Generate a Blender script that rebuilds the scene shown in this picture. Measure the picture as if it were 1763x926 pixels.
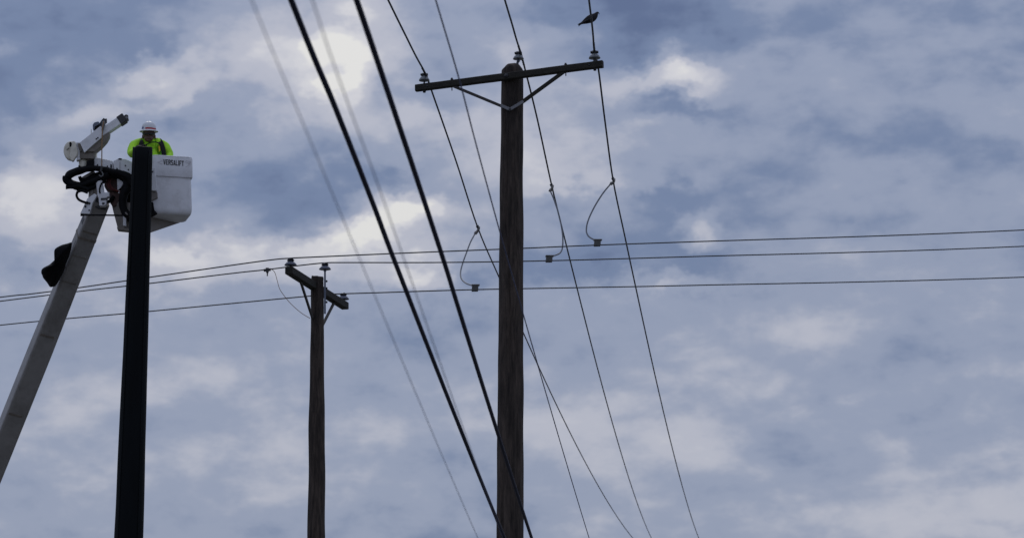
import bpy, bmesh, math, random
from mathutils import Vector, Matrix, noise
random.seed(7)
R = math.radians
for o in list(bpy.data.objects):
    bpy.data.objects.remove(o)
S = bpy.context.scene
COL = S.collection

# ------------------------------------------------------------------ camera
# a telephoto view tilted up at the poles; the optical axis is off the frame's centre (lens shift)
F, CX, CY, WPX, HPX = 4000.0, 600.0, 253.0, 1763.0, 926.0
PITCH = math.atan(1031 / 4000)
CAM = Vector((0, 0, 1.6))
cd = bpy.data.cameras.new('camera')
cam = bpy.data.objects.new('camera', cd)
COL.objects.link(cam)
cam.location = CAM
cam.rotation_euler = (R(90) + PITCH, 0, 0)
cd.sensor_width = 36
cd.lens = F / WPX * 36
cd.shift_x = (WPX / 2 - CX) / WPX
cd.shift_y = -(HPX / 2 - CY) / WPX
cd.clip_start = 0.1
cd.clip_end = 20000
cd.dof.use_dof = True
cd.dof.focus_distance = 35.0
cd.dof.aperture_fstop = cd.lens / 30.0
S.camera = cam
cp, sp = math.cos(PITCH), math.sin(PITCH)


def ray(x, y):
    a = (x - CX) / F
    b = (CY - y) / F
    return Vector((a, cp - b * sp, sp + b * cp))


def P(x, y, D):
    """the point D metres out (along the ground) on the sight line of a photo pixel"""
    d = ray(x, y)
    return CAM + d * (D / d.y)


def pm(q):
    """metres per photo pixel at a point"""
    v = q - CAM
    return (v.y * cp + v.z * sp) / F


# ------------------------------------------------------------------ world: sky and cloud
SUN_EL, SUN_AZ = 48.0, -6.0          # behind the scene, veiled by cloud
W = bpy.data.worlds.new('World')
S.world = W
W.use_nodes = True
nt = W.node_tree
nt.nodes.clear()


def N(t, **kw):
    n = nt.nodes.new(t)
    for k, v in kw.items():
        setattr(n, k, v)
    return n


def link(a, b):
    nt.links.new(a, b)


def math_node(op, a, b=None, c=None):
    n = N('ShaderNodeMath', operation=op)
    for i, v in enumerate((a, b, c)):
        if v is None:
            continue
        if isinstance(v, (int, float)):
            n.inputs[i].default_value = v
        else:
            link(v, n.inputs[i])
    return n.outputs[0]


tc = N('ShaderNodeTexCoord')
sep = N('ShaderNodeSeparateXYZ')
link(tc.outputs['Generated'], sep.inputs[0])
dx, dy, dz = sep.outputs
az = math_node('ARCTAN2', dx, dy)
el = math_node('ARCSINE', dz)
comb = N('ShaderNodeCombineXYZ')
link(az, comb.inputs[0])
link(el, comb.inputs[1])


def noise_tex(scale, detail, rough, stretch=(1, 1, 1), off=(0, 0, 0), dist=0.0):
    m = N('ShaderNodeMapping')
    m.inputs['Scale'].default_value = stretch
    m.inputs['Location'].default_value = off
    link(tc.outputs['Generated'], m.inputs[0])
    n = N('ShaderNodeTexNoise')
    n.inputs['Scale'].default_value = scale
    n.inputs['Detail'].default_value = detail
    n.inputs['Roughness'].default_value = rough
    n.inputs['Distortion'].default_value = dist
    link(m.outputs[0], n.inputs['Vector'])
    return n


# wisps: the cloud outlines are pushed about by two sizes of noise
w1 = noise_tex(24, 5, 0.6, (1, 1, 1.5), (3, 1, 0))
vs = N('ShaderNodeVectorMath', operation='SUBTRACT')
link(w1.outputs['Color'], vs.inputs[0])
vs.inputs[1].default_value = (0.5, 0.5, 0.5)
vm = N('ShaderNodeVectorMath', operation='SCALE')
link(vs.outputs[0], vm.inputs[0])
vm.inputs['Scale'].default_value = 0.040
va = N('ShaderNodeVectorMath', operation='ADD')
link(comb.outputs[0], va.inputs[0])
link(vm.outputs[0], va.inputs[1])
WARPED = va.outputs[0]

nA = noise_tex(10, 5, 0.50, (1, 1, 2.0), (0.3, 0.2, 0.9), 0.3).outputs['Fac']
nB = noise_tex(36, 4, 0.55, (1, 1, 2.1), (5, 2, 1), 0.3).outputs['Fac']
L = math_node('MULTIPLY_ADD', nA, 0.74, 0.468 - 0.37)
L = math_node('ADD', L, math_node('MULTIPLY_ADD', nB, 0.30, -0.15))

# billows: the side of each fold that looks up is lighter than its base
f0 = noise_tex(28, 5, 0.56, (1, 1, 1.7), (1.0, 4.0, 2.0)).outputs['Fac']
f1 = noise_tex(28, 5, 0.56, (1, 1, 1.7), (1.006, 4.0, 2.022)).outputs['Fac']
L = math_node('ADD', L, math_node('MULTIPLY', math_node('SUBTRACT', f0, f1), 0.36))

# banks of cloud: (photo x, y, half width, half height, tilt, brightness)
BANKS = [
    # broad
    (130, 45, 330, 115, 0, -0.18), (10, 150, 160, 85, 10, -0.18), (310, 30, 170, 60, 0, -0.10),
    (500, 100, 260, 150, 0, 0.26), (650, 70, 130, 110, 0, 0.18), (740, 130, 130, 80, -10, -0.14),
    (830, 30, 200, 70, 0, -0.10), (1120, 25, 260, 110, 0, -0.46), (450, 340, 250, 120, 0, -0.12),
    (1060, 400, 240, 90, 0, -0.22), (60, 310, 170, 90, 15, 0.26), (420, 450, 280, 50, 5, 0.24),
    (660, 420, 180, 90, 10, 0.26), (780, 225, 240, 45, 0, 0.12), (1010, 280, 220, 50, 0, 0.16),
    (650, 318, 170, 34, 5, -0.22), (150, 400, 150, 60, 0, 0.08), (30, 455, 130, 45, 0, -0.12),
    # smaller breaks and folds
    (262, 125, 100, 28, 20, 0.30), (275, 168, 130, 22, 28, 0.20), (150, 205, 110, 30, 25, 0.20), (18, 92, 60, 30, 0, 0.12),
    (350, 215, 120, 60, 0, -0.08), (592, 70, 52, 46, 40, 0.28), (543, 92, 34, 34, 0, 0.28), (572, 145, 60, 26, 25, 0.30), (612, 135, 40, 60, 0, 0.20),
    (725, 165, 90, 30, -10, -0.14), (965, 62, 90, 36, 0, 0.14), (1172, 138, 90, 36, -8, 0.38), (1105, 142, 80, 26, 0, 0.16), (1150, 190, 130, 26, 0, -0.22),
    (35, 330, 80, 34, 20, 0.18), (500, 375, 120, 40, 0, -0.10), (565, 425, 90, 30, 0, 0.22), (300, 440, 120, 22, 8, 0.14),
    (692, 362, 80, 36, 15, 0.46), (640, 402, 70, 24, 5, 0.34), (722, 470, 70, 34, 0, 0.36), (800, 478, 80, 26, 0, -0.16),
    (1190, 402, 55, 30, 0, 0.36), (1160, 490, 110, 24, 0, 0.26), (990, 465, 150, 34, 0, -0.20), (960, 335, 120, 28, 0, -0.14), (1130, 345, 120, 30, 0, -0.14),
]
for x, y, rx, ry, t, amp in BANKS:
    d = ray(x, y).normalized()
    m = N('ShaderNodeMapping', vector_type='TEXTURE')
    m.inputs['Location'].default_value = (math.atan2(d.x, d.y), math.asin(d.z), 0)
    m.inputs['Rotation'].default_value = (0, 0, R(t))
    m.inputs['Scale'].default_value = (rx / F * 1.25, ry / F * 1.35, 1)
    link(WARPED, m.inputs[0])
    g = N('ShaderNodeTexGradient', gradient_type='SPHERICAL')
    link(m.outputs[0], g.inputs[0])
    mr = N('ShaderNodeMapRange', interpolation_type='SMOOTHSTEP')
    mr.inputs['To Max'].default_value = amp
    link(g.outputs['Fac'], mr.inputs['Value'])
    L = math_node('ADD', L, mr.outputs[0])


def lin(c):
    c /= 255.0
    return c / 12.92 if c <= 0.04045 else ((c + 0.055) / 1.055) ** 2.4


def rgb(r, g, b):
    return (lin(r), lin(g), lin(b), 1)


ramp = N('ShaderNodeValToRGB')
cr = ramp.color_ramp
cr.interpolation = 'EASE'
cr.elements[0].position = 0.0
cr.elements[0].color = rgb(88, 104, 139)
cr.elements[1].position = 1.0
cr.elements[1].color = rgb(224, 223, 221)
for p_, c_ in ((0.22, (112, 128, 160)), (0.45, (145, 155, 179)), (0.68, (180, 183, 197)), (0.86, (206, 206, 212))):
    e = cr.elements.new(p_)
    e.color = rgb(*c_)
link(math_node('MULTIPLY_ADD', L, 1.06, -0.06 * 0.47), ramp.inputs[0])
# an overcast sky grows brighter towards the zenith
zen = math_node('MULTIPLY_ADD', math_node('MAXIMUM', dz, 0.0), 0.5, 0.9)
zclamp = math_node('MAXIMUM', zen, 1.0)
cloud = N('ShaderNodeVectorMath', operation='SCALE')
link(ramp.outputs[0], cloud.inputs[0])
link(zclamp, cloud.inputs['Scale'])
sky = N('ShaderNodeTexSky', sky_type='NISHITA')
sky.sun_disc = False
sky.sun_elevation = R(SUN_EL)
sky.sun_rotation = R(SUN_AZ)
sky.air_density = 1.0
sky.dust_density = 1.5
bg_sky = N('ShaderNodeBackground')
bg_sky.inputs[1].default_value = 0.06
link(sky.outputs[0], bg_sky.inputs[0])
bg_cloud = N('ShaderNodeBackground')
link(cloud.outputs[0], bg_cloud.inputs[0])
bg_cloud.inputs[1].default_value = 1.0
mixs = N('ShaderNodeMixShader')
mixs.inputs[0].default_value = 0.93      # nearly full cloud cover
link(bg_sky.outputs[0], mixs.inputs[1])
link(bg_cloud.outputs[0], mixs.inputs[2])
wo = N('ShaderNodeOutputWorld')
link(mixs.outputs[0], wo.inputs[0])

sd = bpy.data.lights.new('sun', 'SUN')
sd.energy = 0.5
sd.angle = R(20)
sd.color = (1, 0.95, 0.87)
so = bpy.data.objects.new('sun', sd)
COL.objects.link(so)
sdir = Vector((math.sin(R(SUN_AZ)) * math.cos(R(SUN_EL)), math.cos(R(SUN_AZ)) * math.cos(R(SUN_EL)), math.sin(R(SUN_EL))))
so.rotation_euler = sdir.to_track_quat('Z', 'Y').to_euler()
so.location = (0, 20, 40)

S.render.engine = 'CYCLES'
S.view_settings.view_transform = 'Standard'
S.view_settings.look = 'None'
S.view_settings.exposure = 0.0
S.view_settings.gamma = 1.0


# ------------------------------------------------------------------ materials
def mat(name, col, rough=0.6, metal=0.0, var=0.25, scale=14.0, stretch=(1, 1, 1), bump=0.15, dirt=None, dirt_amt=0.5, dirt_scale=3.0, spec=0.5):
    m = bpy.data.materials.new(name)
    m.use_nodes = True
    t = m.node_tree
    b = t.nodes['Principled BSDF']
    b.inputs['Roughness'].default_value = rough
    b.inputs['Metallic'].default_value = metal
    b.inputs['Specular IOR Level'].default_value = spec
    co = t.nodes.new('ShaderNodeTexCoord')
    mp = t.nodes.new('ShaderNodeMapping')
    mp.inputs['Scale'].default_value = stretch
    t.links.new(co.outputs['Object'], mp.inputs[0])
    n = t.nodes.new('ShaderNodeTexNoise')
    n.inputs['Scale'].default_value = scale
    n.inputs['Detail'].default_value = 6
    n.inputs['Roughness'].default_value = 0.65
    t.links.new(mp.outputs[0], n.inputs['Vector'])
    r = t.nodes.new('ShaderNodeValToRGB')
    r.color_ramp.elements[0].position = 0.3
    r.color_ramp.elements[1].position = 0.7
    r.color_ramp.elements[0].color = tuple(max(0, c * (1 - var)) for c in col[:3]) + (1,)
    r.color_ramp.elements[1].color = tuple(min(1, c * (1 + var)) for c in col[:3]) + (1,)
    t.links.new(n.outputs['Fac'], r.inputs[0])
    out = r.outputs[0]
    if dirt:
        n2 = t.nodes.new('ShaderNodeTexNoise')
        n2.inputs['Scale'].default_value = dirt_scale
        n2.inputs['Detail'].default_value = 8
        n2.inputs['Roughness'].default_value = 0.7
        t.links.new(mp.outputs[0], n2.inputs['Vector'])
        r2 = t.nodes.new('ShaderNodeValToRGB')
        r2.color_ramp.elements[0].position = 0.48
        r2.color_ramp.elements[1].position = 0.72
        r2.color_ramp.elements[0].color = (0, 0, 0, 1)
        r2.color_ramp.elements[1].color = (dirt_amt,) * 3 + (1,)
        t.links.new(n2.outputs['Fac'], r2.inputs[0])
        mx = t.nodes.new('ShaderNodeMix')
        mx.data_type = 'RGBA'
        t.links.new(r2.outputs[0], mx.inputs[0])
        t.links.new(out, mx.inputs[6])
        mx.inputs[7].default_value = tuple(dirt[:3]) + (1,)
        out = mx.outputs[2]
    t.links.new(out, b.inputs['Base Color'])
    if bump:
        bp = t.nodes.new('ShaderNodeBump')
        bp.inputs['Strength'].default_value = bump
        bp.inputs['Distance'].default_value = 0.01
        t.links.new(n.outputs['Fac'], bp.inputs['Height'])
        t.links.new(bp.outputs[0], b.inputs['Normal'])
    return m


M = {
    'pole_wood': mat('weathered_pole_wood', (0.054, 0.040, 0.032), 0.95, var=0.8, scale=22, stretch=(1, 1, 0.13), bump=0.8, dirt=(0.009, 0.007, 0.007), dirt_amt=0.97, dirt_scale=4.2),
    'arm_wood': mat('weathered_arm_wood', (0.024, 0.022, 0.017), 0.9, var=0.5, scale=30, stretch=(0.12, 1, 1), bump=0.5, dirt=(0.02, 0.017, 0.013), dirt_amt=0.6, dirt_scale=6),
    'brace_wood': mat('grey_brace_wood', (0.055, 0.05, 0.047), 0.85, var=0.4, scale=40, stretch=(0.2, 1, 1), bump=0.4),
    'galv': mat('galvanised_steel', (0.19, 0.19, 0.20), 0.5, 0.5, var=0.15, scale=30, bump=0.1),
    'dark_steel': mat('dark_steel', (0.06, 0.06, 0.065), 0.55, 0.6, var=0.3, scale=40),
    'pin_steel': mat('blue_grey_steel', (0.14, 0.16, 0.21), 0.5, 0.4, var=0.2, scale=30),
    'porcelain': mat('grey_porcelain', (0.17, 0.185, 0.195), 0.25, var=0.08, scale=20, bump=0.02),
    'porcelain_dark': mat('blue_grey_porcelain', (0.10, 0.11, 0.15), 0.2, var=0.1, scale=20, bump=0.02),
    'tie': mat('black_wire_tie', (0.02, 0.02, 0.024), 0.6, var=0.3, scale=60),
    'wire_black': mat('weathered_black_conductor', (0.022, 0.024, 0.030), 0.6, var=0.4, scale=30, bump=0.2),
    'cable_black': mat('black_cable_sheath', (0.004, 0.006, 0.032), 0.6, var=0.3, scale=10, bump=0.1, spec=0.3),
    'wire_blue': mat('grey_drop_wire', (0.07, 0.08, 0.17), 0.6, var=0.15, scale=10, bump=0.05),
    'wire_grey': mat('bare_aluminium_wire', (0.19, 0.20, 0.23), 0.55, 0.3, var=0.2, scale=20, bump=0.05),
    'wire_steel': mat('dull_covered_wire', (0.05, 0.052, 0.055), 0.55, var=0.3, scale=20, bump=0.05),
    'jumper': mat('grey_jumper_cable', (0.15, 0.16, 0.18), 0.5, 0.2, var=0.2, scale=25, bump=0.1),
    'clamp': mat('cast_clamp_metal', (0.22, 0.21, 0.20), 0.5, 0.5, var=0.3, scale=50),
    'connector': mat('grey_connector_cover', (0.085, 0.085, 0.083), 0.6, var=0.25, scale=30),
    'cover_black': mat('black_pole_cover', (0.0030, 0.0045, 0.0060), 0.7, var=0.3, scale=6, stretch=(1, 1, 0.15), bump=0.25, spec=0.12),
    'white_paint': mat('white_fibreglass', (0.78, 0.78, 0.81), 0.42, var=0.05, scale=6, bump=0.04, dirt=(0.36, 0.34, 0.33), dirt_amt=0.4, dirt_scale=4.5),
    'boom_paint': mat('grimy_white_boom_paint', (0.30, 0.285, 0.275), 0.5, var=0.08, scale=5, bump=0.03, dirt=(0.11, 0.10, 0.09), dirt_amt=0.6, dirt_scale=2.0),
    'cream': mat('cream_plastic', (0.72, 0.68, 0.58), 0.45, var=0.08, scale=10, bump=0.04, dirt=(0.3, 0.26, 0.2), dirt_amt=0.5),
    'tan': mat('tan_steel', (0.19, 0.165, 0.14), 0.6, var=0.2, scale=15, dirt=(0.08, 0.07, 0.06), dirt_amt=0.7),
    'taupe': mat('grey_brown_liner', (0.25, 0.225, 0.205), 0.55, var=0.12, scale=8, dirt=(0.13, 0.11, 0.1), dirt_amt=0.6),
    'rubber': mat('black_rubber', (0.0045, 0.0045, 0.006), 0.7, var=0.4, scale=20, bump=0.4, spec=0.15),
    'bag': mat('black_vinyl_cover', (0.005, 0.005, 0.006), 0.8, var=0.3, scale=12, bump=0.8, spec=0.12),
    'red_hose': mat('red_hose', (0.13, 0.018, 0.015), 0.5, var=0.2),
    'rust': mat('rusty_brown_steel', (0.07, 0.035, 0.028), 0.7, var=0.5, scale=25),
    'rope': mat('tan_winch_rope', (0.30, 0.18, 0.09), 0.8, var=0.3, scale=60),
    'black_print': mat('black_decal', (0.012, 0.012, 0.014), 0.5, var=0.1, bump=0),
    'grey_print': mat('faded_grey_decal', (0.56, 0.53, 0.55), 0.5, var=0.1, bump=0),
    'skin': mat('skin', (0.12, 0.06, 0.042), 0.5, var=0.12, scale=30, bump=0.05),
    'lime': mat('lime_safety_shirt', (0.48, 0.94, 0.045), 0.8, var=0.12, scale=10, bump=0.6),
    'trousers': mat('dark_work_trousers', (0.03, 0.035, 0.05), 0.85, var=0.2),
    'glove': mat('dark_glove', (0.006, 0.005, 0.006), 0.75, var=0.3, scale=30, spec=0.15),
    'strap': mat('black_harness_webbing', (0.010, 0.010, 0.016), 0.8, var=0.3, scale=40),
    'hat': mat('white_hard_hat', (0.74, 0.75, 0.78), 0.3, var=0.03, bump=0.0),
    'red': mat('red_hat_stripe', (0.5, 0.02, 0.03), 0.5, var=0.1, bump=0),
    'blue': mat('blue_hat_sticker', (0.03, 0.06, 0.3), 0.5, var=0.1, bump=0),
    'yellow': mat('yellow_safety_tape', (0.75, 0.55, 0.03), 0.7, var=0.1),
    'lens': mat('dark_lens', (0.01, 0.012, 0.012), 0.12, var=0.1, bump=0),
    'feather': mat('dark_pigeon_feather', (0.012, 0.011, 0.014), 0.85, var=0.5, scale=60, bump=0.5),
    'ground': mat('dry_grass_and_gravel', (0.13, 0.125, 0.115), 0.95, var=0.4, scale=0.5, bump=0.3, dirt=(0.06, 0.08, 0.035), dirt_amt=0.9, dirt_scale=0.05),
}


# ------------------------------------------------------------------ mesh helpers
def catmull(pts, sub=6):
    pts = [Vector(p) for p in pts]
    if len(pts) < 3:
        return pts
    q = [pts[0] * 2 - pts[1]] + pts + [pts[-1] * 2 - pts[-2]]
    out = []
    for i in range(1, len(q) - 2):
        a, b, c, d = q[i - 1], q[i], q[i + 1], q[i + 2]
        for k in range(sub):
            t = k / sub
            out.append(0.5 * ((2 * b) + (c - a) * t + (2 * a - 5 * b + 4 * c - d) * t * t + (3 * b - a - 3 * c + d) * t ** 3))
    out.append(pts[-1])
    return out


class MB:
    """collects shapes for one mesh object, in world coordinates"""

    def __init__(self):
        self.v, self.f, self.sm = [], [], []

    def face(self, idx, smooth=False):
        self.f.append(idx)
        self.sm.append(smooth)

    def prism(self, front, back):
        n, o = len(front), len(self.v)
        self.v += [Vector(p) for p in front] + [Vector(p) for p in back]
        self.face(list(range(o, o + n)))
        self.face(list(range(o + 2 * n - 1, o + n - 1, -1)))
        for i in range(n):
            j = (i + 1) % n
            self.face([o + i, o + n + i, o + n + j, o + j])
        return self

    def slab(self, poly, D0, D1):
        """a plate whose outline is given in photo pixels, D0..D1 metres away"""
        dm = (D0 + D1) / 2
        pts = [P(x, y, dm) for x, y in poly]
        h = Vector((0, (D1 - D0) / 2, 0))
        return self.prism([p - h for p in pts], [p + h for p in pts])

    def bar(self, a, b, w, h, up=Vector((0, 0, 1)), roll=0.0):
        a, b = Vector(a), Vector(b)
        d = (b - a).normalized()
        s = d.cross(up).normalized()
        u = s.cross(d)
        if roll:
            q = Matrix.Rotation(roll, 3, d)
            s, u = q @ s, q @ u
        c = [(-1, -1), (1, -1), (1, 1), (-1, 1)]
        return self.prism([a + s * (i * w / 2) + u * (j * h / 2) for i, j in c], [b + s * (i * w / 2) + u * (j * h / 2) for i, j in c])

    def tube(self, pts, r, n=10, sub=6, caps=True, flat=1.0, wob=0.0):
        pts = catmull(pts, sub) if sub > 1 else [Vector(p) for p in pts]
        m, o = len(pts), len(self.v)
        rf = r if callable(r) else (lambda t: r)
        ref = Vector((0, 0, 1))
        for i, p in enumerate(pts):
            d = (pts[min(i + 1, m - 1)] - pts[max(i - 1, 0)]).normalized()
            if abs(d.dot(ref)) > 0.97:
                ref = Vector((0, 1, 0)) if abs(d.y) < 0.9 else Vector((1, 0, 0))
            s = d.cross(ref).normalized()
            u = s.cross(d)
            ref = u
            rr = rf(i / (m - 1))
            for k in range(n):
                a = 2 * math.pi * k / n
                q = rr * (1 + (wob * noise.noise(p * 9 + Vector((k * 1.7, 0, 0))) if wob else 0))
                self.v.append(p + s * (q * math.cos(a)) + u * (q * flat * math.sin(a)))
        for i in range(m - 1):
            for k in range(n):
                j = (k + 1) % n
                self.face([o + i * n + k, o + i * n + j, o + (i + 1) * n + j, o + (i + 1) * n + k], True)
        if caps:
            self.face([o + k for k in range(n - 1, -1, -1)])
            self.face([o + (m - 1) * n + k for k in range(n)])
        return self

    def lathe(self, base, prof, n=24, axis=Vector((0, 0, 1)), sx=1.0):
        ax = axis.normalized()
        s = ax.orthogonal().normalized()
        u = ax.cross(s)
        o = len(self.v)
        for r, z in prof:
            for k in range(n):
                a = 2 * math.pi * k / n
                self.v.append(Vector(base) + ax * z + (s * math.cos(a) + u * math.sin(a)) * r)
        m = len(prof)
        for i in range(m - 1):
            for k in range(n):
                j = (k + 1) % n
                self.face([o + i * n + k, o + i * n + j, o + (i + 1) * n + j, o + (i + 1) * n + k], True)
        self.face([o + k for k in range(n - 1, -1, -1)])
        self.face([o + (m - 1) * n + k for k in range(n)])
        return self

    def ball(self, c, rx, ry, rz, n=14, m=10):
        o = len(self.v)
        c = Vector(c)
        for i in range(1, m):
            t = math.pi * i / m
            for k in range(n):
                a = 2 * math.pi * k / n
                self.v.append(c + Vector((rx * math.sin(t) * math.cos(a), ry * math.sin(t) * math.sin(a), rz * math.cos(t))))
        self.v += [c + Vector((0, 0, rz)), c - Vector((0, 0, rz))]
        for i in range(m - 2):
            for k in range(n):
                j = (k + 1) % n
                self.face([o + i * n + k, o + (i + 1) * n + k, o + (i + 1) * n + j, o + i * n + j], True)
        a, b = len(self.v) - 2, len(self.v) - 1
        for k in range(n):
            j = (k + 1) % n
            self.face([a, o + k, o + j], True)
            self.face([b, o + (m - 2) * n + j, o + (m - 2) * n + k], True)
        return self

    def rings(self, rings_, smooth=True, cap0=True, cap1=True):
        o = len(self.v)
        n, m = len(rings_[0]), len(rings_)
        for r in rings_:
            self.v += [Vector(p) for p in r]
        for i in range(m - 1):
            for k in range(n):
                j = (k + 1) % n
                self.face([o + i * n + k, o + i * n + j, o + (i + 1) * n + j, o + (i + 1) * n + k], smooth)
        if cap0:
            self.face([o + k for k in range(n - 1, -1, -1)])
        if cap1:
            self.face([o + (m - 1) * n + k for k in range(n)])
        return self

    def build(self, name, material, parent=None, bevel=0.0, **tags):
        off = Vector((0, 0, 0))
        p = parent
        while p is not None:
            off = off + p.location
            p = p.parent
        if parent is None:
            lo = Vector((sum(v.x for v in self.v) / len(self.v), sum(v.y for v in self.v) / len(self.v), min(v.z for v in self.v)))
            off = lo
        me = bpy.data.meshes.new(name)
        me.from_pydata([tuple(v - off) for v in self.v], [], self.f)
        me.polygons.foreach_set('use_smooth', self.sm)
        bm = bmesh.new()
        bm.from_mesh(me)
        bmesh.ops.recalc_face_normals(bm, faces=bm.faces)
        bm.to_mesh(me)
        bm.free()
        mats = material if isinstance(material, (list, tuple)) else [material]
        for x in mats:
            me.materials.append(x)
        o = bpy.data.objects.new(name, me)
        COL.objects.link(o)
        o.parent = parent
        if parent is None:
            o.location = off
        if bevel:
            b = o.modifiers.new('bevel', 'BEVEL')
            b.width = bevel
            b.segments = 2
            b.limit_method = 'ANGLE'
            b.angle_limit = R(40)
        for k, v in tags.items():
            o[k] = v
        return o


def thing(name, loc, label, category, group=None):
    o = bpy.data.objects.new(name, None)
    COL.objects.link(o)
    o.location = loc
    o.empty_display_size = 0.2
    o['label'] = label
    o['category'] = category
    if group:
        o['group'] = group
    return o


# ------------------------------------------------------------------ the ground, far below the frame
g = MB()
G = 6000.0
g.v = [Vector((-G, -G, 0)), Vector((G, -G, 0)), Vector((G, G, 0)), Vector((-G, G, 0))]
g.face([0, 1, 2, 3])
g.build('ground', M['ground'], kind='structure')


# ------------------------------------------------------------------ poles
def shaft(top, low, r_top, r_low, seed, n=64, rough=0.013, checks=26, dome=0.0, step=0.08):
    """a tapering timber shaft from its top down to the ground, with drying checks cut into it"""
    d = (low - top)
    k = (top.z - 0.0) / (top.z - low.z)
    base = top + d * k
    r_base = r_top + (r_low - r_top) * k
    rnd = random.Random(seed)
    length = (base - top).length
    rows = int(length / step)
    cuts = [(rnd.uniform(0, 2 * math.pi), rnd.uniform(0, 0.9) * length, rnd.uniform(0.5, 2.6), rnd.uniform(0.012, 0.035)) for _ in range(checks)]
    mb = MB()
    rr = []
    head = [(0.35, -dome * 1.0), (0.7, -dome * 0.8), (0.93, -dome * 0.35), (1.0, 0.0)] if dome else [(0.97, 0.0), (1.0, 0.02)]
    for f, off in head:
        ring = []
        for i in range(n):
            a = 2 * math.pi * i / n
            r = r_top * f
            w = Vector((math.cos(a) * r, math.sin(a) * r, 0))
            z = -off + 0.034 * noise.noise(w * 11 + Vector((seed, 0, 0)))
            ring.append(top + w + Vector((0, 0, z)))
        rr.append(ring)
    for j in range(1, rows + 1):
        t = j / rows
        c = top + (base - top) * t
        ring = []
        for i in range(n):
            a = 2 * math.pi * i / n
            r = r_top + (r_base - r_top) * t
            r += rough * noise.noise(Vector((math.cos(a) * 2.0 + seed, math.sin(a) * 2.0, c.z * 1.3)))
            r += rough * 0.5 * noise.noise(Vector((math.cos(a) * 9, math.sin(a) * 9 + seed, c.z * 0.5)))
            for (ca, cz, cl, cdp) in cuts:
                s = t * length
                if cz < s < cz + cl:
                    da = abs((a - ca - 0.08 * math.sin(s * 2) + math.pi) % (2 * math.pi) - math.pi)
                    if da < 0.14:
                        r -= cdp * (1 - da / 0.14) * min(1, (s - cz) * 4, (cz + cl - s) * 4)
            ring.append(c + Vector((math.cos(a) * r, math.sin(a) * r, 0)))
        rr.append(ring)
    mb.rings(rr)
    return mb, base


def insulator(parent, base, d_shed, pin, h, material, tie_dir, pin_mat, pin_r=0.013):
    """one pin insulator: a pin, a porcelain bell and the tie that holds the wire"""
    r = d_shed / 2
    prof = [(r * 0.30, pin * 0.75), (r * 0.86, pin * 0.86), (r * 0.97, pin * 0.92), (r, pin), (r * 0.97, pin + h * 0.07), (r * 0.86, pin + h * 0.24), (r * 0.66, pin + h * 0.42),
            (r * 0.50, pin + h * 0.52), (r * 0.40, pin + h * 0.58), (r * 0.37, pin + h * 0.70), (r * 0.44, pin + h * 0.78),
            (r * 0.50, pin + h * 0.85), (r * 0.46, pin + h * 0.94), (r * 0.30, pin + h)]
    b = MB().lathe(base, prof, 28).build('insulator', material, parent)
    MB().lathe(base, [(pin_r * 1.8, -0.012), (pin_r * 1.8, 0.004), (pin_r, 0.01), (pin_r, pin * 1.0)], 12).build('insulator_pin', pin_mat, b)
    top = base + Vector((0, 0, pin + h * 0.72))
    t = MB()
    ring = [top + Vector((math.cos(a) * r * 0.48, math.sin(a) * r * 0.48, 0.004 * math.sin(3 * a))) for a in [2 * math.pi * i / 20 for i in range(21)]]
    t.tube(ring, 0.012, 8, 1)
    s = tie_dir.cross(Vector((0, 0, 1))).normalized()
    for q in (-1, 1):
        e = top + s * (q * r * 0.55)
        t.tube([e - tie_dir * 0.03, e + Vector((0, 0, 0.018)), e + tie_dir * 0.03], 0.011, 8, 4)
    t.build('wire_tie', M['tie'], b)
    return b


# ---- the tall timber pole with the three-wire crossarm
DP = 33.0
top = P(882, 121, DP)
low = P(880, 506, DP)
rt, rl = 18.6 * pm(top), 21.0 * pm(low)
mb, base = shaft(top, low, rt, rl, 3, dome=0.075)
pole = thing('utility_pole', base, 'tall brown weathered timber utility pole carrying the full crossarm with two diagonal braces', 'utility pole')
mb.build('shaft', M['pole_wood'], pole)
UP = Vector((0, 0, 1))
aL, aR = P(716, 152.5, 33.34), P(1038, 110.8, 32.27)
adir = (aR - aL).normalized()
anorm = Vector((adir.y, -adir.x, 0))
if anorm.y > 0:
    anorm = -anorm


def on_arm(x):
    """the point on the arm's axis seen at photo column x"""
    lo, hi = 0.0, 1.0
    for _ in range(40):
        m = (lo + hi) / 2
        q = aL + (aR - aL) * m
        v = q - CAM
        if CX + F * v.x / (v.y * cp + v.z * sp) < x:
            lo = m
        else:
            hi = m
    return aL + (aR - aL) * lo


AH, AW = 0.102, 0.09
seg = []
for i in range(25):
    c = aL + (aR - aL) * (i / 24)
    j = 0.0022
    ch = 0.012
    ring = []
    for (a, b) in ((-1, -1), (-1, 1), (1, 1), (1, -1)):
        for (ea, eb) in (((1, 0), (0, 1)) if a * b > 0 else ((0, 1), (1, 0))):
            pa = a * (AW / 2 - ch * ea)
            pb = b * (AH / 2 - ch * eb)
            ring.append(c + anorm * (pa + j * noise.noise(c * 3 + Vector((pa * 40, pb * 40, 0)))) + UP * (pb + j * noise.noise(c * 4 + Vector((pb * 30, pa * 30, 9)))))
    seg.append(ring)
arm = MB().rings(seg, smooth=False).build('crossarm', M['arm_wood'], pole)
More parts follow.
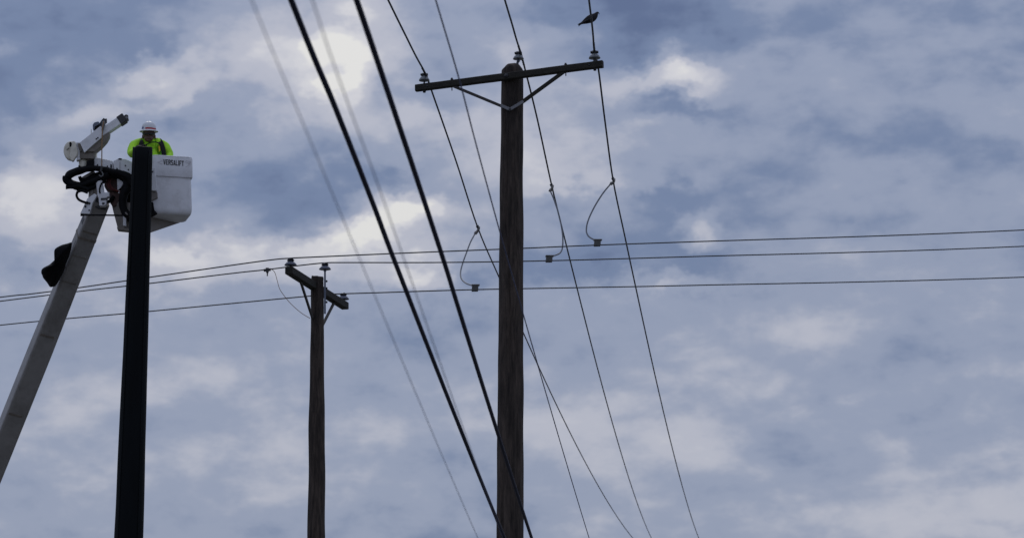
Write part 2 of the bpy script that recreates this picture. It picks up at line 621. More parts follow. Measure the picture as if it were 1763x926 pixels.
# through bolts with washers
for x in (778, 974):
    q = on_arm(x)
    MB().lathe(q, [(0.008, -AH / 2 - 0.055), (0.008, AH / 2 + 0.012), (0.022, AH / 2 + 0.013), (0.022, AH / 2 + 0.022), (0.014, AH / 2 + 0.024), (0.014, AH / 2 + 0.038), (0.005, AH / 2 + 0.04)], 10).build('bolt', M['dark_steel'], arm)
q = on_arm(873) + anorm * (AW / 2)
MB().lathe(q, [(0.036, 0.0), (0.036, 0.007), (0.018, 0.009), (0.018, 0.024), (0.006, 0.026)], 10, anorm).build('bolt', M['dark_steel'], arm)
for x in (737, 1016):
    q = on_arm(x) + anorm * (AW / 2)
    MB().lathe(q, [(0.014, -0.002), (0.014, 0.006), (0.005, 0.008)], 8, anorm).build('bolt', M['dark_steel'], arm)
# braces meeting in a vee plate on the pole
vee = P(878, 189, 32.81)
bl, br = on_arm(780) - UP * (AH / 2 - 0.01) + anorm * 0.02, on_arm(972) - UP * (AH / 2 - 0.01) + anorm * 0.02
pl, pr = P(862, 182.5, 32.90), P(901, 175.5, 32.76)
MB().bar(bl, pl + (vee - pl) * 0.25, 0.022, 0.042).build('brace', M['brace_wood'], pole, 0.004)
MB().bar(br, pr + (vee - pr) * 0.25, 0.030, 0.054).build('brace', M['arm_wood'], pole, 0.004)
for a in (pl, pr):
    e = a + (a - vee).normalized() * 0.0
    MB().bar(vee + (vee - a).normalized() * 0.01 + Vector((0, -0.012 if a is pl else -0.020, 0)), e + Vector((0, -0.030, 0)), 0.008, 0.046).build('brace_plate', M['galv'], pole, 0.002)
MB().lathe(vee + Vector((0, -0.012, 0)), [(0.022, 0.0), (0.022, 0.014), (0.012, 0.022)], 8, Vector((0, -1, 0.1))).build('bolt', M['dark_steel'], pole)
# ridge pin on the pole top that carries the middle insulator
rp0, rp1 = P(886, 128, 33.10), P(892.5, 103, 33.02)
MB().bar(rp0, rp1, 0.034, 0.022).build('ridge_pin', M['pin_steel'], pole, 0.003)
wd = Vector((math.sin(R(8.5)), math.cos(R(8.5)), 0))
tL, tR = on_arm(730.5) + UP * AH / 2, on_arm(1024) + UP * AH / 2
insulator(pole, tL, 0.162, 0.055, 0.115, M['porcelain'], wd, M['galv'])
insulator(pole, rp1 - UP * 0.02, 0.162, 0.03, 0.115, M['porcelain'], wd, M['pin_steel'])
insulator(pole, tR, 0.172, 0.055, 0.115, M['porcelain'], wd, M['galv'], 0.02)
for t_ in (tL, tR):
    MB().lathe(t_ - UP * AH, [(0.008, -0.035), (0.022, -0.03), (0.022, -0.010), (0.028, -0.008), (0.028, 0.002)], 8).build('bolt', M['dark_steel'], arm)

# ---- the smaller pole behind, whose arm points towards us
D2 = 37.0
top2, low2 = P(546.5, 477, D2), P(546, 600, D2)
mb, base2 = shaft(top2, low2, 10.6 * pm(top2), 12.0 * pm(low2), 11, n=28, checks=8)
pole2 = thing('utility_pole', base2, 'smaller dark timber pole behind, its crossarm reaching towards the viewer', 'utility pole')
mb.build('shaft', M['pole_wood'], pole2)
n2 = P(497, 465, 35.68)
f2 = P(594.5, 527, 38.6)
f2 = P(594.5, 527, 38.6 * (n2.z - 1.6) / (f2.z - 1.6))
arm2 = MB().bar(n2, f2, 0.125, 0.118).build('crossarm', M['arm_wood'], pole2, 0.01)
adir2 = (f2 - n2).normalized()
wd2 = Vector((0.93, 0.30, 0)).normalized()
i1 = n2 + adir2 * 0.10 + UP * 0.0525
i3 = f2 - adir2 * 0.12 + UP * 0.0525
insulator(pole2, i1, 0.198, 0.045, 0.105, M['porcelain_dark'], wd2, M['pin_steel'])
insulator(pole2, i3, 0.198, 0.045, 0.105, M['porcelain_dark'], wd2, M['pin_steel'])
q0, q1 = P(559.5, 540, D2 - 0.03), P(559.5, 463.8, D2 - 0.03)
pin2 = MB().bar(q0, q1, 0.040, 0.030).build('ridge_pin', M['pin_steel'], pole2, 0.004)
for y in (484, 496, 520):
    MB().lathe(P(562, y, D2 - 0.03), [(0.018, -0.02), (0.018, 0.012), (0.008, 0.018)], 8, Vector((1, 0, 0))).build('bolt', M['dark_steel'], pin2)
insulator(pole2, q1 - UP * 0.02, 0.198, 0.02, 0.105, M['porcelain_dark'], wd2, M['pin_steel'])
MB().bar(n2 + adir2 * 0.62 - UP * 0.05, P(538, 548, D2 - 0.09), 0.03, 0.05).build('brace', M['brace_wood'], pole2, 0.004)
MB().bar(f2 - adir2 * 0.66 - UP * 0.05, P(552, 566, D2 + 0.1), 0.03, 0.05).build('brace', M['brace_wood'], pole2, 0.004)
MB().tube([P(529, 487, D2 - 0.25), P(533, 486, D2 - 0.1), P(540, 484, D2 + 0.02)], 0.010, 8, 3).build('bolt', M['dark_steel'], pole2)

# ---- the black covered pole in front of the bucket
D3 = 34.4
top3, low3 = P(245.6, 256.5, D3), P(236.6, 506, D3)
mb, base3 = shaft(top3, low3, 17.2 * pm(top3), 20.2 * pm(low3), 23, n=32, rough=0.004, checks=0, dome=0.02, step=0.2)
pole3 = thing('utility_pole', base3, 'thick nearly black pole standing right in front of the white bucket', 'utility pole')
mb.build('shaft', M['cover_black'], pole3)
d3 = (low3 - top3).normalized()
for k, (xo, sgn) in enumerate(((-0.10, 1), (0.105, 1))):
    s0 = top3 + d3 * 0.05 + Vector((xo, -math.sqrt(max(0.0, (17.2 * pm(top3)) ** 2 - xo * xo)) - 0.003, 0))
    kk = (top3.z - 0.02) / (top3.z - low3.z)
    rb_ = 17.2 * pm(top3) + (20.2 * pm(low3) - 17.2 * pm(top3)) * kk
    xb = xo * rb_ / (17.2 * pm(top3))
    s1 = base3 + Vector((xb, -math.sqrt(rb_ ** 2 - xb * xb) - 0.003, 0.02))
    MB().tube([s0, s0 + (s1 - s0) * 0.5, s1], 0.009, 6, 8).build('cover_seam', M['cover_black'], pole3)


# ------------------------------------------------------------------ overhead wires
def solve_t(q, y, az_, slope, span, sg):
    lo, hi = 0.0, 30.0
    ux, uy = math.sin(R(az_)) * sg, math.cos(R(az_)) * sg
    if sg < 0:
        hi = 12.0
    def yy(t):
        v = Vector((q.x + ux * t, q.y + uy * t, q.z - slope * t + slope * t * t / span)) - CAM
        return CY - F * (-v.y * sp + v.z * cp) / (v.y * cp + v.z * sp)
    for _ in range(50):
        m = (lo + hi) / 2
        if (yy(m) - y) * sg < 0:
            lo = m
        else:
            hi = m
    return lo


def line_wire(ins, D, far, near, label):
    q = P(*ins, D)
    fp, npnt = [], []
    for (x, y) in far:
        t = solve_t(q, y, 9.0, 0.10, 90, 1)
        fp.append(P(x, y, q.y + math.cos(R(9)) * t))
    for (x, y) in near:
        t = solve_t(q, y, 7.4, 0.07, 60, -1)
        npnt.append(P(x, y, q.y - math.cos(R(7.4)) * t))
    # carry both ends on out of the picture with the wire's sag
    a, b = fp[-2], fp[-1]
    h = Vector((b.x - a.x, b.y - a.y, 0))
    sl = (b.z - a.z) / h.length
    h.normalize()
    for k in range(1, 15):
        t = k * 5.0
        fp.append(b + h * t + UP * (sl * t + t * t * 0.0011))
    a, b = npnt[-2], npnt[-1]
    h = Vector((b.x - a.x, b.y - a.y, 0))
    sl = (b.z - a.z) / h.length
    h.normalize()
    for k in range(1, 10):
        t = k * 5.0
        npnt.append(b + h * t + UP * (sl * t + t * t * 0.0010))
    pts = npnt[::-1] + [q] + fp
    w = MB().tube(pts, 0.0138, 8, 6)
    root = w.build('power_line', M['wire_black'], None, label=label, category='power line', group='three line wires on the tall pole')
    # armour rods wrapped round the wire at the insulator
    ax = (fp[0] - q).normalized()
    bx = (npnt[0] - q).normalized()
    k1, k2 = min(0.55, (fp[0] - q).length), 0.55
    cc = catmull([q + bx * k2, q + bx * 0.2, q, q + ax * 0.12, q + ax * k1], 8)
    sp_ = []
    for i, c in enumerate(cc):
        for k in range(3):
            c2 = c + (cc[min(i + 1, len(cc) - 1)] - c) * (k / 3)
            a = (i * 3 + k) * 1.1
            sp_.append(c2 + Vector((math.cos(a), 0, math.sin(a))) * 0.012)
    MB().tube(sp_, 0.0065, 6, 1).build('armour_rod', M['tie'], root)
    return root, q, fp, npnt


wl = line_wire((734, 130.5), 33.26, [(745, 162), (785, 277), (823, 393), (860, 479)], [(716, 97), (700, 65), (668, 0)], 'black line wire tied to the left insulator of the tall pole')
wm = line_wire((897, 93.5), 33.02, [(902, 112), (925, 205), (949.5, 318), (972, 410), (996, 506)], [(889, 68), (881, 40), (869, 0)], 'black line wire tied to the insulator on the tall pole top')
wr = line_wire((1023.5, 89.5), 32.28, [(1030.5, 121), (1042, 212), (1056, 313), (1076, 408), (1097, 506)], [(1021, 60), (1018.5, 36), (1014, 0)], 'black line wire under the bird, tied to the right insulator')


def cross_wire(pts, r, label):
    q = [P(*p_) for p_ in pts]
    return MB().tube(q, r, 8, 10).build('power_line', M['wire_steel'], None, label=label, category='power line', group='three wires crossing behind the tall pole')


cross_wire([(-700, 600, 46), (-60, 519, 39.8), (50, 506.3, 38.9), (130, 496, 38.2), (256, 477.5, 37.2), (400, 456.5, 36.2), (470, 447, 35.75), (499, 444.6, 35.6), (530, 443, 35.7),
            (700, 435.5, 36.3), (900, 427.5, 37.0), (1028, 422, 37.5), (1200, 416, 38.1), (1763, 396, 40.2), (2600, 350, 43)], 0.0105, 'topmost of the three thin wires crossing behind the tall pole')
cross_wire([(-700, 606, 47.5), (-60, 526, 41), (125, 502.8, 39.6), (256, 488, 38.7), (400, 470.5, 37.7), (460, 464, 37.35), (520, 456.5, 37.05), (561, 452.5, 36.95), (600, 452, 37.1),
            (760, 451.8, 37.7), (945, 448.8, 38.3), (1200, 441.5, 39.2), (1763, 424, 41.3), (2600, 380, 44)], 0.0105, 'middle of the three thin wires crossing behind the tall pole')
cross_wire([(-700, 640, 49), (-60, 566, 42.5), (256, 536, 40.2), (480, 514.5, 38.9), (560, 507.2, 38.45), (592, 505.6, 38.25), (650, 503.8, 38.5), (818, 498.5, 39.1), (1000, 495, 39.7), (1200, 491, 40.4), (1763, 477, 42.3), (2600, 440, 45)],
           0.0105, 'lowest of the three thin wires crossing behind the tall pole')


def near_wire(pts, vp, d0, r, material, label, group):
    """a nearer wire, running off in depth towards its vanishing point, then flattening out"""
    q = []
    x0, y0 = pts[0]
    for (x, y) in pts:
        s = (y - y0) / (vp[1] - y0)
        q.append(P(x, y, d0 / (1 - s)))
    a, b = q[-2], q[-1]
    h = Vector((b.x - a.x, b.y - a.y, 0))
    sl = (b.z - a.z) / h.length
    h.normalize()
    tail = [b + h * t + UP * (sl * t + 0.0008 * t * t) for t in [2 * k for k in range(1, 20)]]
    tail = [p_ for p_ in tail if p_.z > 2.6]
    a, b = q[1], q[0]
    h2 = Vector((b.x - a.x, b.y - a.y, 0))
    sl2 = (b.z - a.z) / h2.length
    h2.normalize()
    headp = [b + h2 * t + UP * (sl2 * t) for t in (20, 14, 9, 5, 2)]
    return MB().tube(headp + q + tail, r, 12, 6).build('overhead_cable', material, None, label=label, category='cable', group=group)


GN = 'blurred cables passing close overhead'
near_wire([(499, -5), (541, 100), (577, 185), (640, 345), (670, 425), (703, 510)], (1193, 1738), 14.2, 0.0205, M['cable_black'], 'left one of the two thick black blurred cables', GN)
near_wire([(612, -5), (648, 100), (690, 225), (725, 330), (765, 452), (783, 510)], (1193, 1738), 14.2, 0.0205, M['cable_black'], 'right one of the two thick black blurred cables', GN)
near_wire([(431, -5), (474, 100), (530, 232), (580, 352), (643, 503)], (1102, 1603), 7.6, 0.0021, M['wire_blue'], 'faint blurred grey wire left of both thick cables', GN)
near_wire([(536, -5), (569, 95), (607, 200), (655, 330), (716, 505)], (1102, 1603), 7.6, 0.0025, M['wire_blue'], 'faint blurred grey wire between the two thick cables', GN)
near_wire([(748.5, -5), (790, 135), (820, 250), (860, 397), (891, 506)], (1230, 1680), 16.0, 0.0062, M['wire_blue'], 'thin blue-grey wire crossing in front of the left half of the crossarm', GN)


# ------------------------------------------------------------------ jumpers hung from the line wires
def jumper(name_label, hang, path, box, Dh, Db, tilt=0):
    c0 = P(*hang, Dh)
    root = thing('jumper_cable', c0, name_label, 'jumper', 'jumpers linking the line wires to the crossing wires')
    n = len(path)
    pts = [P(x, y, Dh + (Db - Dh) * (i / (n - 1))) for i, (x, y) in enumerate(path)]
    MB().tube(pts, 0.0125, 10, 8).build('cable', M['jumper'], root)
    s = pm(c0)
    # hot-line clamp: a jaw over the wire, a body and an eye bolt
    hx, hy = hang
    c = MB()
    c.tube([P(hx - 1.5, hy - 5, Dh), P(hx + 0.5, hy - 1, Dh)], 2.6 * s, 10, 1)
    c.build('clamp_jaw', M['dark_steel'], root)
    ex, ey = path[0]
    MB().tube([P(hx + 1.5, hy - 3, Dh - 0.02), P(hx + 0.5, hy + 2, Dh - 0.02), P(ex + 1, ey + 0.5, Dh)], 2.3 * s, 10, 5).build('clamp', M['clamp'], root)
    MB().tube([P(ex + 1.5, ey - 2, Dh), P(ex - 0.5, ey + 2, Dh)], 2.6 * s, 8, 1).build('clamp_eye', M['clamp'], root)
    # the connector clipped on the crossing wire
    bx, by = box
    k = MB().slab([(bx - 5.2, by - 3.8), (bx + 5.6, by - 4.2), (bx + 5.2, by + 5.6), (bx - 6.0, by + 5.8)], Db - 0.05, Db + 0.05).build('connector', M['connector'], root, 0.006)
    lid = MB().slab([(bx - 6.4, by - 5.4), (bx + 7.6, by - 5.4), (bx + 7.8, by - 3.9), (bx - 6.2, by - 3.9)], Db - 0.06, Db + 0.06).build('lid', M['clamp'], k, 0.003)
    return root


jumper('grey jumper hanging from the line wire left of the tall pole', (823, 393.5), [(818.5, 401), (810, 417), (803.5, 434), (797, 452), (793, 468), (794, 479), (800, 486), (807, 489.5), (814, 491.5)], (818, 495.5), wl[2][2].y, 39.1)
jumper('grey jumper hugging the line wire just right of the tall pole', (950, 322), [(947, 328), (955, 347), (963.5, 375), (968.5, 403), (968.5, 425), (964.5, 435), (956, 439.5), (948, 440.8)], (945.5, 445.5), wm[2][2].y, 38.3)
jumper('grey jumper bowing out left from the rightmost line wire', (1056, 311), [(1052, 316), (1038, 333), (1023, 357), (1012.5, 380), (1009.5, 396), (1012, 405), (1017.5, 410), (1024, 413)], (1028.5, 418), wr[2][2].y, 37.5)

# line tap with its thin lead, left of the smaller pole
c0 = P(460, 465, 37.3)
tap = thing('line_clamp', c0, 'small dark clamp with a thin drooping lead, left of the smaller pole', 'clamp')
MB().tube([P(454, 465.5, 37.3), P(466, 464, 37.3)], 0.024, 8, 1).build('jaw', M['dark_steel'], tap)
MB().slab([(457.5, 461.5), (463, 461.5), (462.5, 468), (461, 471), (459.5, 471), (457.8, 468)], 37.26, 37.34).build('body', M['dark_steel'], tap, 0.005)
MB().tube([P(460.3, 470, 37.3), P(460.3, 475, 37.3)], 0.011, 8, 1).build('eye_bolt', M['clamp'], tap)
MB().tube([P(464, 464, 37.3), P(469, 464.5, 37.3), P(473.5, 470, 37.3), P(477, 482, 37.28), P(481, 496, 37.26), P(487, 506, 37.25), P(500, 522, 37.2), P(518, 538, 37.1), P(534, 548, 36.95)], 0.0052, 6, 8).build('lead', M['rope'], tap)

# ------------------------------------------------------------------ the bird on the right-hand wire
fy = 41.0
tb = solve_t(wr[1], fy, 7.4, 0.07, 60, -1)
DB = wr[1].y - math.cos(R(7.4)) * tb + 0.03
foot = P(1019.3, fy, DB)
bird = thing('bird', foot, 'dark pigeon perched on the line wire above the right insulator', 'bird')
sb = pm(foot)
spine = [(996.5, 43.2, 0.9, 2.2), (1001, 40.6, 1.7, 3.0), (1006, 38.2, 4.0, 4.4), (1011, 35.6, 6.2, 6.0), (1016, 33.2, 7.4, 7.2), (1020.5, 31.0, 7.3, 7.0), (1024, 28.4, 5.8, 5.6), (1026.3, 25.6, 3.9, 3.8),
         (1027.7, 23.3, 2.75, 2.8), (1029.0, 22.5, 2.45, 2.4), (1030.2, 22.9, 1.7, 1.7), (1030.9, 23.5, 0.9, 0.9)]
ctr = [P(a, b, DB) for a, b, _, _ in spine]
rg = []
for i, (a, b, rv, rd) in enumerate(spine):
    d = (ctr[min(i + 1, len(ctr) - 1)] - ctr[max(i - 1, 0)]).normalized()
    dep = Vector((0, 1, 0))
    u = d.cross(dep).normalized()
    rg.append([ctr[i] + u * (rv * sb * math.cos(t)) + dep * (rd * sb * math.sin(t)) for t in [2 * math.pi * k / 14 for k in range(14)]])
bo = MB().rings(rg).build('body', M['feather'], bird)
ss = bo.modifiers.new('smooth', 'SUBSURF')
ss.levels = ss.render_levels = 1
MB().tube([P(1030.2, 22.8, DB), P(1031.5, 24.0, DB), P(1031.9, 25.6, DB)], lambda t: (0.95 - 0.75 * t) * sb, 8, 4).build('beak', M['dark_steel'], bird)
for s_ in (-1, 1):
    w = [(1022, 29.5, 2.0), (1017, 32.3, 4.3), (1011, 35.6, 4.0), (1004, 39.5, 2.2), (996.8, 44.0 + (1 if s_ < 0 else -2.2), 0.5)]
    MB().tube([P(a, b, DB + s_ * sb * (5.6 if i in (1, 2) else 3.4 if i in (0, 3) else 1.6)) for i, (a, b, _) in enumerate(w)], lambda t: sb * (0.6 + 3.4 * math.sin(math.pi * min(1, t * 0.92 + 0.06)) ** 0.8), 10, 5, flat=0.35).build('wing', M['feather'], bird)
    MB().tube([P(1018.6, 36.5, DB + s_ * 0.02), P(1019.2, 39.5, DB + s_ * 0.015), P(1019.8, 41.2, DB)], 0.007, 6, 3).build('leg', M['rust'], bird)
    MB().ball(P(1028.6, 22.4, DB + s_ * sb * 2.2), 0.005, 0.004, 0.005, 8, 6).build('eye', M['lens'], bird)
MB().slab([(994.6, 42.4), (1001, 38.8), (1004, 40.3), (999.0, 42.8), (996.6, 45.6), (995.6, 45.0), (997.6, 42.6), (995.0, 43.4)], DB - 0.012, DB + 0.012).build('tail', M['feather'], bird, 0.003)

# ------------------------------------------------------------------ the aerial lift: boom, jib and bucket
DL = 35.2
bt, bb = P(170, 345, DL + 0.15), P(105.5, 506, DL + 1.05)
bax = (bb - bt).normalized()
kb = (bt.z - 1.4) / (bt.z - bb.z)
bfoot = bt + (bb - bt) * kb
lift = thing('aerial_lift', Vector((bfoot.x, bfoot.y, 0)), 'white bucket lift with a grimy boom, hoses, winch jib and lettered bucket', 'aerial lift')
sD = 0.0090
# boom: a box section seen edge on
side = bax.cross(Vector((0, 1, 0))).normalized()
if side.x > 0:
    side = -side
fr = side.cross(bax).normalized()
if fr.y > 0:
    fr = -fr
ang = R(27)
e1 = (-side * math.cos(ang) + fr * math.sin(ang)).normalized()     # runs right along the wide face
wide = (fr * math.cos(ang) + side * math.sin(ang)).normalized()
nrmW = (fr * math.cos(ang) + (-side) * math.sin(ang)).normalized()
# corner nearest the viewer, then the wide face to the right and the narrow one to the left
cw = (-side * math.cos(ang) - fr * math.sin(ang))
cn = (side * math.sin(ang) - fr * math.cos(ang))
WF, WN = 0.285, 0.27


def boom_ring(c, grow=0.0):
    grow = grow + min(0.03, 0.012 * (c - bt).length)
    k0 = c + side * 0.045 + fr * 0.17
    k0 = k0 - (cw + cn).normalized() * grow * 1.4
    a, b = WF + 2 * grow, WN + 2 * grow
    ch = 0.035
    pts = [k0, k0 + cw * a, k0 + cw * a + cn * b, k0 + cn * b]
    out = []
    for i in range(4):
        p0, p1, p2 = pts[i - 1], pts[i], pts[(i + 1) % 4]
        out += [p1 + (p0 - p1).normalized() * ch, p1 + ((p0 - p1).normalized() + (p2 - p1).normalized()) * ch * 0.29, p1 + (p2 - p1).normalized() * ch]
    return out


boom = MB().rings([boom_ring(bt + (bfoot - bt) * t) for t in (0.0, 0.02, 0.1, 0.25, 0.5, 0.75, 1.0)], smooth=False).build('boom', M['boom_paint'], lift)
MB().rings([boom_ring(bt + bax * 0.62, 0.006), boom_ring(bt + bax * 0.66, 0.006)], smooth=False).build('boom_band', M['tan'], boom)
k0 = bt + bax * 0.80 + side * 0.045 + fr * 0.17 - (cw.cross(bax)).normalized() * 0
fn = cw.cross(bax).normalized()
if fn.y > 0:
    fn = -fn
pq = [k0 + cw * 0.05, k0 + cw * 0.22, k0 + cw * 0.22 + bax * 0.12, k0 + cw * 0.05 + bax * 0.12]
MB().prism([p_ + fn * 0.004 for p_ in pq], [p_ - fn * 0.004 for p_ in pq]).build('warning_decal', M['tan'], boom)
pq2 = [k0 + cw * 0.07 + bax * 0.02, k0 + cw * 0.20 + bax * 0.02, k0 + cw * 0.20 + bax * 0.08, k0 + cw * 0.07 + bax * 0.08]
MB().prism([p_ + fn * 0.007 for p_ in pq2], [p_ + fn * 0.001 for p_ in pq2]).build('warning_decal', M['taupe'], boom)
# panels and stiffener straps on the boom's two visible faces
nn_ = cn.cross(bax).normalized()
if nn_.x > 0:
    nn_ = -nn_


def face_panel(name, axis_w, nrm, along, w0, w1, l1, m):
    kk = bt + bax * along + side * 0.045 + fr * 0.17
    g_ = min(0.03, 0.012 * along)
    kk = kk - (cw + cn).normalized() * g_ * 1.4
    q_ = [kk + axis_w * w0, kk + axis_w * w1, kk + axis_w * w1 + bax * l1, kk + axis_w * w0 + bax * l1]
    return MB().prism([p_ + nrm * 0.006 for p_ in q_], [p_ - nrm * 0.004 for p_ in q_]).build(name, M[m], boom, 0.002)


for al, l1 in ((0.50, 0.03), (0.95, 0.012), (1.42, 0.012), (2.4, 0.04), (3.9, 0.04)):
    face_panel('boom_strap', cw, fn, al, 0.03, 0.26, l1, 'tan')
face_panel('access_panel', cn, nn_, 0.72, 0.05, 0.21, 0.34, 'boom_paint')
face_panel('access_panel', cn, nn_, 1.20, 0.05, 0.21, 0.26, 'taupe')
face_panel('number_plate', cn, nn_, 0.34, 0.06, 0.19, 0.10, 'dark_steel')
MB().lathe(Vector((bfoot.x, bfoot.y + 0.05, 0)), [(0.55, 0.0), (0.55, 0.12), (0.40, 0.16), (0.34, 1.1), (0.30, 1.5)], 24).build('turntable', M['boom_paint'], lift)


def part(name, poly, d0, d1, m, bevel=0.006, parent=None):
    return MB().slab(poly, DL + d0, DL + d1).build(name, M[m], parent or lift, bevel)


def ptube(name, pts, r, m, parent=None, d=0.0, n=12, sub=6, flat=1.0, wob=0.0):
    q = [P(p_[0], p_[1], DL + d + (p_[2] if len(p_) > 2 else 0)) for p_ in pts]
    rr = (lambda t: r(t) * sD) if callable(r) else r * sD
    return MB().tube(q, rr, n, sub, flat=flat, wob=wob).build(name, M[m], parent or lift)


bh = part('boom_head', [(139, 369), (151, 343.5), (163.5, 335), (168, 338), (160, 352), (155, 370)], -0.04, 0.10, 'white_paint')
for (x, y, r_) in ((153.5, 362, 1.3), (147, 355.5, 2.0), (154, 350, 2.0)):
    MB().lathe(P(x, y, DL - 0.045), [(r_ * sD, -0.01), (r_ * sD, 0.008), (r_ * 0.5 * sD, 0.012)], 10, Vector((0, -1, 0.2))).build('bolt', M['dark_steel'], bh)
part('pivot_bracket', [(163, 336), (184, 341), (185, 349), (183, 362), (170, 361), (160, 356)], 0.06, 0.22, 'dark_steel')
ptube('rotator', [(170.5, 311), (172, 320), (174.5, 340)], lambda t: 6.3 if t > 0.04 else 4.8, 'white_paint', d=-0.02, n=18)
rb = part('rotator_block', [(168.5, 334), (189, 333), (189, 340), (184.5, 341.5), (183.5, 353), (181, 356), (172, 356), (170.5, 342)], -0.08, 0.08, 'white_paint')
part('port', [(173.5, 341.5), (184, 341), (183.5, 344), (173.8, 344.5)], -0.095, -0.06, 'dark_steel', 0.002, rb)
part('port', [(176, 349), (180, 349), (180, 352), (176, 352)], -0.095, -0.06, 'dark_steel', 0.002, rb)
ptube('rotator_hose', [(178, 312), (174, 318), (171.5, 326), (172, 333)], 1.4, 'rubber', d=-0.09)
ptube('support_post', [(157, 348), (157.5, 330), (158, 306)], 5.0, 'taupe', d=0.05, n=16, sub=2)
part('post_gusset', [(161, 318), (167, 314), (168, 338), (163, 336)], 0.02, 0.12, 'tan')
# turret under the jib
ptube('jib_turret', [(143.5, 293), (143.2, 284), (143, 273)], 7.6, 'cream', d=0.05, n=20, sub=2)
part('turret_clamp', [(150, 279), (162, 276.5), (162.5, 290), (149, 290)], -0.09, 0.05, 'rubber')
part('turret_foot', [(135.5, 286), (139, 287), (141, 295), (135.5, 294)], -0.03, 0.08, 'rubber', 0.004)
part('jib_base', [(138, 263), (147, 263), (165, 262), (163, 276), (138.5, 275.5)], -0.06, 0.13, 'tan')
part('base_post', [(161.5, 262), (166.5, 262), (166.5, 292), (162, 292)], 0.03, 0.16, 'cream')
# the jib: two side plates round a telescoping tube
part('jib_plate', [(137.5, 246), (152, 234.5), (173, 217.5), (177.5, 222), (174.5, 238), (160, 250.5), (145.5, 263.5)], -0.12, -0.085, 'white_paint')
part('jib_plate', [(137.5, 246), (152, 234.5), (173, 217.5), (177.5, 222), (174.5, 238), (160, 250.5), (145.5, 263.5)], 0.075, 0.11, 'white_paint')
jt0, jt1 = P(146, 250, DL), P(212, 205.5, DL)
MB().bar(jt0, jt1, 0.15, 0.125).build('jib_tube', M['white_paint'], lift, 0.012)
je = MB().bar(P(205, 210.3, DL), P(215.5, 203.2, DL), 0.165, 0.145).build('jib_end', M['dark_steel'], lift, 0.012)
part('end_clevis', [(212, 201), (217, 197.5), (220.8, 199), (221, 204.5), (216, 210), (212.5, 211)], -0.075, -0.04, 'dark_steel', 0.004, je)
part('end_clevis', [(212, 201), (217, 197.5), (220.8, 199), (221, 204.5), (216, 210), (212.5, 211)], 0.04, 0.075, 'dark_steel', 0.004, je)
MB().lathe(P(218, 202.2, DL - 0.09), [(0.022, 0), (0.022, 0.18), (0.01, 0.185)], 10, Vector((0, 1, 0))).build('end_pin', M['galv'], je)
part('jib_collar', [(195, 209.5), (205.5, 201.0), (209.5, 198.5), (211, 203), (203, 207.5), (196, 213)], -0.055, 0.055, 'pin_steel', 0.006)
part('jib_belly', [(145.5, 264), (160, 250.8), (174.5, 238.2), (189.5, 229.5), (188.5, 237), (184, 245), (175, 255), (164, 263.8)], -0.09, 0.09, 'tan')
for x, y in ((166, 239.5), (168.5, 237.5)):
    MB().lathe(P(x, y, DL - 0.12), [(0.012, -0.004), (0.012, 0.008), (0.005, 0.012)], 8, Vector((0, -1, 0.2))).build('bolt', M['dark_steel'], lift)
wn = part('winch', [(160.5, 217.5), (163, 213.5), (170, 211.5), (172.5, 214), (171.5, 221), (161, 226.5)], -0.09, 0.09, 'pin_steel', 0.012)
part('winch_cover', [(163, 218.5), (171, 214), (170.5, 220), (164, 223.5)], -0.105, -0.08, 'rubber', 0.004, wn)
part('rope_guide', [(172, 213), (176, 207), (179, 204), (181, 206), (184, 205), (184, 211), (180, 214), (176, 220), (173, 219)], -0.03, 0.05, 'dark_steel')
part('rope_guide', [(176, 210), (180, 208), (181.5, 214), (177.5, 226), (174.5, 226)], -0.12, -0.08, 'galv', 0.004)
ptube('antenna', [(157, 232), (157, 223)], 0.7, 'cream', n=8, sub=1)
# sheave cover at the back of the jib
sc = MB()
disc = [(122 + 12.8 * math.cos(a) * 0.95, 260.5 + 16.2 * math.sin(a)) for a in [2 * math.pi * i / 26 for i in range(26)]]
sc.slab(disc, DL - 0.02, DL + 0.09)
sc.build('sheave_cover', M['cream'], lift, 0.02)
lobe = [(121.5, 246), (127, 243.2), (130, 245), (134.8, 262), (133.5, 268), (129, 274.5), (126.5, 279), (122.5, 277.5), (119.5, 268), (121.5, 264)]
lb = part('sheave_guard', lobe, -0.10, -0.02, 'cream', 0.015)
part('guard_slot', [(119.5, 246.5), (122.5, 244.8), (124, 249), (122.5, 253.5), (120, 253)], -0.108, -0.05, 'rubber', 0.003, lb)
part('guard_slot', [(114.8, 257.5), (119, 254.8), (119, 256.4), (115.2, 259)], -0.03, 0.0, 'tan', 0.002, lb)
part('jib_hinge', [(129.5, 247), (137.5, 246), (146, 263.5), (139, 276), (132, 278), (134.8, 262)], -0.05, 0.06, 'white_paint')
part('hinge_plate', [(133, 247.5), (139.5, 247), (143, 256), (140, 262), (136.5, 258)], -0.08, -0.05, 'tan', 0.004)
# winch rope and its hook
ptube('winch_rope', [(178.5, 209), (176.6, 222), (175.5, 250), (175.2, 289)], 0.95, 'rope', d=-0.15, n=8)
hk = ptube('hook_block', [(175, 286.5), (174.5, 292), (173.5, 296)], 2.2, 'dark_steel', d=-0.15, n=10)
ptube('hook', [(174, 296), (176.8, 298), (177, 302), (173.5, 304), (170.5, 301.5)], 1.0, 'galv', hk, d=-0.15, n=8)
